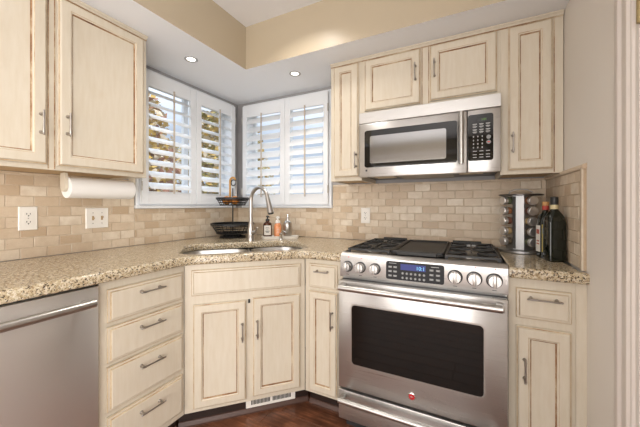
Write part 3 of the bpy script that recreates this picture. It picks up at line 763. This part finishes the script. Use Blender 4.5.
for a, b, z in ((-.118, -.082, .033), (.076, .110, .030)):
    m = MB(FM(.3755, .5, 0)); m.box(a, b, -.0030, -.0019, z, z+.0025); m.build('heading_mark', GREYP, dsp, smooth=False)
# oven door
m = MB(); m.box(.004, RW-.004, -.022, .010, .238, .788, bev=.006, seg=2); dr_ = m.build('oven_door', STEEL, t)
m = MB(); pts = rrect(.072, .668, .365, .675, .022, 6); m.extr([(x, z) for x, z in pts], 'y', -.0245, -.0212); wd = m.build('window_trim', BAR, dr_)
m = MB(); pts = rrect(.078, .662, .371, .669, .018, 6); m.extr([(x, z) for x, z in pts], 'y', -.0256, -.0214); m.build('glass', OVENGL, dr_)
m = MB(); m.tube([(.028, -.075, .764), (RW-.028, -.075, .764)], .0150, 20)
for x in (.034, RW-.034): m.box(x-.014, x+.014, -.074, -.0225, .750, .778, bev=.005, seg=2)
m.build('handle', BAR, dr_)
bx, bz = .372, .292
m = MB(); m.lathe([(.0165, .0), (.0165, .004), (.014, .0055), (.0135, .0055)], (bx, -.0222, bz), (0, -1, 0), 28); bd = m.build('badge', CHROME, t)
m = MB(); m.lathe([(.0132, .0053), (.0125, .0066), (.001, .0068)], (bx, -.0222, bz), (0, -1, 0), 28); m.build('badge_enamel', REDM, bd)
m = MB(); q = []
for k in range(30):
    a = k/29*4*math.pi; q.append((bx+(.0028+.0018*math.cos(a*.5))*math.cos(a)-.001, -.0292, bz+.004*math.sin(a)))
m.tube(q, .0006, 5); m.tube([(bx-.009, -.0292, bz-.001), (bx-.004, -.0292, bz+.003), (bx, -.0292, bz-.002), (bx+.008, -.0292, bz+.001)], .0006, 5); m.build('badge_script', CHROME, bd)
# drawer
m = MB(); m.box(.004, RW-.004, -.022, .010, .075, .226, bev=.006, seg=2); dr_ = m.build('warming_drawer', STEEL, t)
m = MB(); m.tube([(.024, -.068, .199), (RW-.024, -.068, .199)], .0135, 18)
for x in (.034, RW-.034): m.box(x-.013, x+.013, -.068, -.0225, .187, .211, bev=.005, seg=2)
m.build('handle', BAR, dr_)
# burners
for (bx, by, br) in ((.125, .20, .046), (.125, .48, .036), (RW/2, .345, .040), (RW-.125, .20, .052), (RW-.125, .48, .036)):
    m = MB(); m.lathe([(br*1.25, .9195), (br*1.2, .9225), (br*.95, .923), (br*.95, .926), (br*.9, .9275), (.001, .9275)], (bx, by, 0), seg=28); b_ = m.build('burner', mat('burner_alloy', (.40, .38, .36, 1), .4, 1.0), t)
    m = MB(); m.lathe([(br*.85, .9277), (br*.88, .929), (br*.8, .931), (.001, .9315)], (bx, by, 0), seg=28); m.build('burner_cap', BLACKM, b_)
# grates: two open ones and the central griddle plate
def grate(x0, x1, y0, y1):
    m = MB(); z = .932; bw, bh = .0072, .0095
    def bar(a, b, zz=z):
        a, b = Vector(a), Vector(b); d = (b-a).normalized(); n_ = Vector((-d.y, d.x))*bw/2
        m.prism([(a-n_)[:], (b-n_)[:], (b+n_)[:], (a+n_)[:]], zz, zz+bh)
    for y_ in (y0, (y0+y1)/2, y1): bar((x0, y_), (x1, y_))
    for x_ in (x0, x1): bar((x_, y0), (x_, y1))
    cx = (x0+x1)/2
    for cy in (.20, .48):
        bar((cx, cy+.022), (cx, min(cy+.14, y1))); bar((cx, cy-.022), (cx, max(cy-.14, y0)))
        bar((cx+.022, cy), (x1, cy)); bar((cx-.022, cy), (x0, cy))
        for sx in (-1, 1):
            for sy in (-1, 1): bar((cx+sx*.030, cy+sy*.030), (cx+sx*.10, cy+sy*.115))
    for x_ in (x0+.004, x1-.004):
        for y_ in (y0+.004, (y0+y1)/2, y1-.004): m.box(x_-.006, x_+.006, y_-.006, y_+.006, .9196, z+.001)
    return m.build('grate', BLACKM, t, smooth=False)
grate(.022, .243, .080, .608); grate(RW-.243, RW-.022, .080, .608)
m = MB(); gx0, gx1 = .252, RW-.252
m.box(gx0, gx1, .082, .606, .929, .935, bev=.002)
for (a, b, c, d) in ((gx0, gx0+.012, .082, .606), (gx1-.012, gx1, .082, .606), (gx0, gx1, .082, .10), (gx0, gx1, .588, .606)): m.box(a, b, c, d, .933, .945, bev=.003)
for x_ in (gx0+.03, gx1-.03):
    for y_ in (.11, .58): m.box(x_-.008, x_+.008, y_-.008, y_+.008, .9196, .930)
m.box(gx0+.03, gx1-.03, .072, .084, .924, .944, bev=.003)
m.build('griddle', mat('griddle_iron', (.020, .019, .018, 1), .5), t)
for (a, b) in ((.075, .235), (RW-.235, RW-.075)):
    m = MB(); m.box(a, b, .622, .634, .9305, .950, bev=.003); m.build('rear_guard', BLACKM, t)

# ------------------------------------------------------------------ microwave
MX0, MX1 = 1.3285, 2.0815; MWW = MX1-MX0; MZ0, MZ1 = 1.346, 1.746; MY = -.378
t = thing('microwave', 'stainless over-the-range microwave with black keypad above the stove', 'microwave', (MX0, MY, 0))
m = MB(); m.box(.002, MWW-.002, .030, .370, MZ0+.012, MZ1-.0015); m.build('housing', DARKP, t, smooth=False)
m = MB(); m.extr([(.0295, 1.676), (.003, 1.676), (.0, 1.679), (.0, 1.742), (.004, MZ1-.001), (.0295, MZ1-.001)], 'x', 0, MWW); m.build('vent_hood', STEEL, t)
DXE = .600
m = MB(); m.box(.0, DXE, -.0, .0295, MZ0, 1.6745, bev=.005, seg=2); dr_ = m.build('door', STEEL, t)
m = MB(); pts = rrect(.036, .553, 1.404, 1.630, .014, 5); m.extr(pts, 'y', -.0035, .0005); m.build('window_surround', BLACKG, dr_)
m = MB(); pts = rrect(.070, .498, 1.428, 1.594, .010, 5); m.extr(pts, 'y', -.0047, -.003); m.build('window', MWGLASS, dr_)
m = MB(); m.tube([(.573, -.036, 1.390), (.573, -.036, 1.662)], .0130, 16)
for z in (1.405, 1.647): m.tube([(.573, -.001, z), (.573, -.034, z)], .010, 14)
m.build('handle', BAR, dr_)
text_obj('maker_mark', '\u25A0', .016, DARKP, dr_, (.047, -.0004, 1.386), (R(90), 0, 0))
m = MB(); m.box(DXE+.002, MWW, .0, .0295, MZ0, 1.6745, bev=.005, seg=2); pn = m.build('control_panel', STEEL, t)
m = MB(); pts = rrect(DXE+.004, .720, 1.406, 1.648, .012, 5); m.extr(pts, 'y', -.003, .001); kp = m.build('keypad', BLACKG, t)
m = MB(); m.box(.646, .692, -.0035, -.0029, 1.610, 1.628); m.build('clock_window', mat('clock_black', (.02, .02, .025, 1), .3), kp, smooth=False)
text_obj('clock_digits', '1:01', .014, GREEN, kp, (.690, -.0037, 1.619), (R(90), 0, 0), 'RIGHT')
def mkey(*boxes):
    m = MB()
    for b in boxes: m.box(b[0], b[1], -.0036, -.0029, b[2], b[3])
    m.build('key', GREYP, kp, smooth=False)
for r_, z in enumerate((1.597, 1.584, 1.568, 1.556)):
    for k in range(3): x = .636+k*.030; mkey((x-.010, x+.010, z-.002, z+.0022), (x-.007, x+.006, z-.0060, z-.0040))
for r_ in range(4):
    for k in range(3): x = .630+k*.020; z = 1.532-r_*.019; mkey((x-.0025, x+.0025, z-.004, z+.004))
for z in (1.456, 1.438, 1.424):
    for k in range(3): x = .636+k*.030; mkey((x-.009, x+.009, z-.002, z+.002))
KR = mat('key_ring', (.25, .25, .25, 1), .4)
for z in (1.526, 1.500):
    m = MB(); m.lathe([(.0105, .0028), (.0105, .0042), (.001, .0043)], (.699, 0, z), (0, -1, 0), 18)
    if z < 1.51: m.box(.694, .704, -.0050, -.0040, 1.4980, 1.5025, 1)
    m.build('round_key', [KR, REDDOT], kp)
# underside: filters and lamp lens
FRL = mat('frosted_lens', srgb(220, 206, 180), .5)
for a, b, d_ in ((.07, .19, .20), (.56, .68, .16)):
    m = MB(); m.box(a, b, .06, d_, MZ0+.006, MZ0+.0115); m.build('lamp_lens', FRL, t, smooth=False)
m = MB(); m.box(.22, .53, .05, .33, MZ0+.005, MZ0+.0115, bev=.002); m.build('grease_filter', mat('filter_grey', (.28, .27, .25, 1), .4, 1.0), t)

# ------------------------------------------------------------------ spice rack, its jars, oil bottles
SP = Vector((2.196, -.150, .914))
t = thing('spice_rack', 'revolving stainless spice rack tower beside the oil bottles', 'spice rack', SP[:], 0)
m = MB(); m.lathe([(.104, 0), (.108, .004), (.108, .014), (.100, .018), (.02, .020)], seg=40); RKS = mat('rack_steel', (.42, .42, .42, 1), .42, 1.0); m.build('base', RKS, t)
# four steel faces on the diagonals; jar columns stand on the faces between them
m = MB(Matrix.Rotation(R(-62), 4, 'Z')); q = .064; c_ = .028
m.prism([(q, -c_), (q, c_), (c_, q), (-c_, q), (-q, c_), (-q, -c_), (-c_, -q), (c_, -q)], .0202, .312); m.build('tower', RKS, t, smooth=False)
m = MB(Matrix.Rotation(R(-107+90), 4, 'Z')); m.box(-.026, -.012, -.0665, -.0645, .024, .308); m.build('gap_strip', SLOT, t, smooth=False)
m = MB(); m.lathe([(.10, .3125), (.105, .3145), (.105, .319), (.098, .321), (.02, .323)], seg=40); m.build('top_plate', mat('dark_rack_top', (.10, .09, .085, 1), .3, 1.0), t)
m = MB(); m.tube([(-.055, 0, .322), (-.052, 0, .335), (-.03, 0, .346), (0, 0, .349), (.03, 0, .346), (.052, 0, .335), (.055, 0, .322)], .0038, 10); m.build('handle', PULL, t)
SPC = [mat('spice_%d' % i, c, .6) for i, c in enumerate((srgb(92, 98, 70), srgb(150, 98, 62), srgb(112, 72, 54), srgb(176, 150, 106), srgb(98, 84, 66)))]
JG = mat('jar_glass', (.8, .8, .8, 1), .06, 0, Transmission_Weight=.9)
rows = ['topmost', 'second from the top', 'middle', 'second from the bottom', 'bottom']
cols = {-148: 'left', -66: 'right'}
LIDM = mat('satin_lid', (.80, .79, .78, 1), .42, 1.0)
for an, side in cols.items():
    for k in range(5):
        z = .285-k*.0555
        loc = SP+Vector((0, 0, z)); a = R(an); d = Vector((math.cos(a), math.sin(a), 0))
        j = thing('spice_jar', '%s spice jar in the %s column of the steel rack' % (rows[k], side), 'jar', (loc+d*.0665)[:], a, 'spice jars in the rack')
        m = MB(); m.lathe([(.001, .0), (.0185, .0), (.0195, .002), (.0195, .022), (.0185, .026)], (0, 0, 0), (1, 0, 0), 20); m.build('jar', SPC[(k+(0 if side == 'left' else 1)) % 5], j)
        m = MB(); m.lathe([(.0215, .0222), (.0235, .024), (.0235, .042), (.0215, .0445), (.001, .045)], (0, 0, 0), (1, 0, 0), 24); m.build('lid', LIDM, j)

OLIVE = mat('dark_green_glass', (.006, .008, .004, 1), .07, 0)
GOLD = mat('gold_paper', srgb(196, 176, 96), .5)
def square_bottle(m, hw, zs, r):
    # (z, half width, corner radius) loft
    rings = []
    for z, w_, rr in zs: rings.append([(x, y, z) for x, y in rrect(-w_, w_, -w_, w_, min(rr, w_*.999), 4)])
    k = len(rings[0]); v = [p for r_ in rings for p in r_]; f = [tuple(range(k))[::-1], tuple(range((len(rings)-1)*k, len(rings)*k))]
    for i in range(len(rings)-1):
        for j in range(k): f.append((i*k+j, i*k+(j+1) % k, (i+1)*k+(j+1) % k, (i+1)*k+j))
    m._add(v, f)
t = thing('oil_bottle', 'large dark green square oil bottle with a black cap in front by the tiled wall', 'bottle', (2.293, -.400, .914), R(10))
m = MB(); square_bottle(m, .038, [(0, .032, .01), (.004, .0355, .011), (.180, .0355, .011), (.205, .033, .016), (.224, .025, .022), (.236, .017, .017), (.243, .0145, .0145), (.262, .0140, .014)], .01); m.build('bottle', OLIVE, t)
m = MB(); m.lathe([(.0152, .262), (.0155, .264), (.0155, .296), (.014, .298), (.001, .2985)], seg=20); m.build('cap', BLACKM, t)
m = MB(); m.lathe([(.0142, .2405), (.0162, .242), (.0150, .2615), (.0142, .2618)], seg=20); m.build('neck_label', mat('neck_paper', srgb(206, 192, 150), .5), t)
t = thing('oil_bottle', 'dark oil bottle with a cork-tan stopper and pale labels between rack and green bottle', 'bottle', (2.276, -.316, .914), R(8))
m = MB(); square_bottle(m, .03, [(0, .028, .008), (.003, .031, .009), (.185, .031, .009), (.205, .026, .014), (.222, .015, .015), (.232, .0125, .0125), (.258, .0125, .0125)], .008); m.build('bottle', OLIVE, t)
m = MB(); m.lathe([(.0135, .258), (.0138, .260), (.0138, .275), (.012, .277), (.001, .2775)], seg=18); m.build('stopper', mat('cork_tan', srgb(196, 150, 96), .6), t)
m = MB(); m.lathe([(.0127, .2365), (.0137, .2375), (.0137, .2560), (.0127, .2575)], seg=18); m.build('neck_band', mat('red_band', srgb(170, 60, 50), .5), t)
m = MB(); m.box(-.026, .020, -.0322, -.0311, .030, .165); lb = m.build('front_label', GOLD, t, smooth=False)
m = MB(); m.box(-.024, .016, -.0328, -.0321, .120, .150); m.build('label_print', mat('blue_print', srgb(130, 150, 160), .5), lb, smooth=False)
m = MB(); m.box(-.0322, -.0311, -.026, .026, .030, .160); lb = m.build('side_label', LABEL, t, smooth=False)
m = MB(); m.box(-.0328, -.0321, -.018, .018, .118, .140); m.box(-.0328, -.0321, -.016, .016, .080, .086); m.box(-.0328, -.0321, -.016, .016, .066, .072); m.build('label_print', mat('red_print', srgb(176, 84, 66), .5), lb, smooth=False)

# ------------------------------------------------------------------ recessed spots in the soffit
RINGM = mat('ring_grey', srgb(178, 178, 178), .4)
for (x, y, lab) in ((.338, -.800, 'small recessed spotlight in the soffit above the left window'), (.828, -.323, 'small recessed spotlight in the soffit above the back window')):
    t = thing('recessed_light', lab, 'light', (x, y, SOFZ), 0, 'recessed soffit spotlights')
    m = MB(); m.lathe([(.026, -.0005), (.040, -.0005), (.041, -.003), (.036, -.006), (.027, -.003), (.026, -.0005)], seg=32); m.build('trim_ring', RINGM, t)
    m = MB(); m.lathe([(.0255, -.0006), (.024, -.0025), (.001, -.003)], seg=24); m.build('lens', LENS, t)
    d = bpy.data.lights.new('spot_light', 'SPOT'); d.energy = 5; d.spot_size = R(110); d.spot_blend = .8; d.shadow_soft_size = .025; d.color = WARM
    l = bpy.data.objects.new('spot_light', d); COL.objects.link(l); l.parent = t; l.location = (0, 0, -.02)

# ------------------------------------------------------------------ outside: ground, shrubs beyond the windows
GRASS = mat('lawn', srgb(150, 140, 104), .9); setc(GRASS, ramp(GRASS, noise(GRASS, coords(GRASS), 3, 5), [(.35, srgb(90, 84, 60)), (.65, srgb(140, 130, 100))]))
m = MB(); m.box(-14, -.121, -6, 14, -.3, -.2); m.box(-.121, 14, .121, 14, -.3, -.2); struct(m.build('ground', GRASS, smooth=False))
BARK = mat('bark', srgb(96, 78, 62), .9)
LEAF = [mat('leaf_gold', srgb(186, 156, 82), .7), mat('leaf_olive', srgb(140, 132, 70), .7), mat('leaf_brown', srgb(150, 106, 84), .7), mat('leaf_pale', srgb(200, 186, 164), .7)]
def shrub(label, x, y, h, r, n, mats, seed):
    rnd = random.Random(seed); t = thing('garden_shrub', label, 'shrub', (x, y, -.2), 0, 'garden shrubs outside the left window')
    m = MB()
    for k in range(5):
        a = rnd.uniform(0, 6.28); q = r*rnd.uniform(.3, .8); m.tube([(0.03*math.cos(a), .03*math.sin(a), 0), (q*.4*math.cos(a), q*.4*math.sin(a), h*.45), (q*math.cos(a), q*math.sin(a), h*rnd.uniform(.8, .98))], [.014, .009, .003], 6)
    m.build('branches', BARK, t)
    m = MB()
    for k in range(n):
        u = rnd.random()**.5; a = rnd.uniform(0, 6.28); z = rnd.uniform(.12, 1)*h; rr = r*u*(1-.5*(z/h)**3)
        c = Vector((rr*math.cos(a), rr*math.sin(a), z)); s_ = rnd.uniform(.045, .085)
        d1_ = Vector((rnd.gauss(0, 1), rnd.gauss(0, 1), rnd.gauss(0, .6))).normalized(); d2_ = d1_.orthogonal().normalized()
        m._add([c-d1_*s_, c+d2_*s_*.5, c+d1_*s_, c-d2_*s_*.5], [(0, 1, 2, 3)], rnd.randrange(len(mats)))
    bmesh_faces = m
    me = bpy.data.meshes.new('foliage'); m.bm.to_mesh(me); m.bm.free()
    for mm in mats: me.materials.append(mm)
    o = bpy.data.objects.new('foliage', me); COL.objects.link(o); o.parent = t
shrub('tall golden-leaved shrub outside, seen through the right half of the left window', -2.4, 2.35, 3.2, 1.0, 7000, [LEAF[0], LEAF[1], LEAF[3]], 3)
shrub('brown and pale leaved shrub outside, seen through the left half of the left window', -2.6, .32, 3.1, .97, 7000, [LEAF[2], LEAF[3], LEAF[0]], 5)
shrub('olive shrub outside, farther from the left window', -5.2, 2.6, 3.0, 1.3, 3000, [LEAF[1], LEAF[0], LEAF[3]], 8)
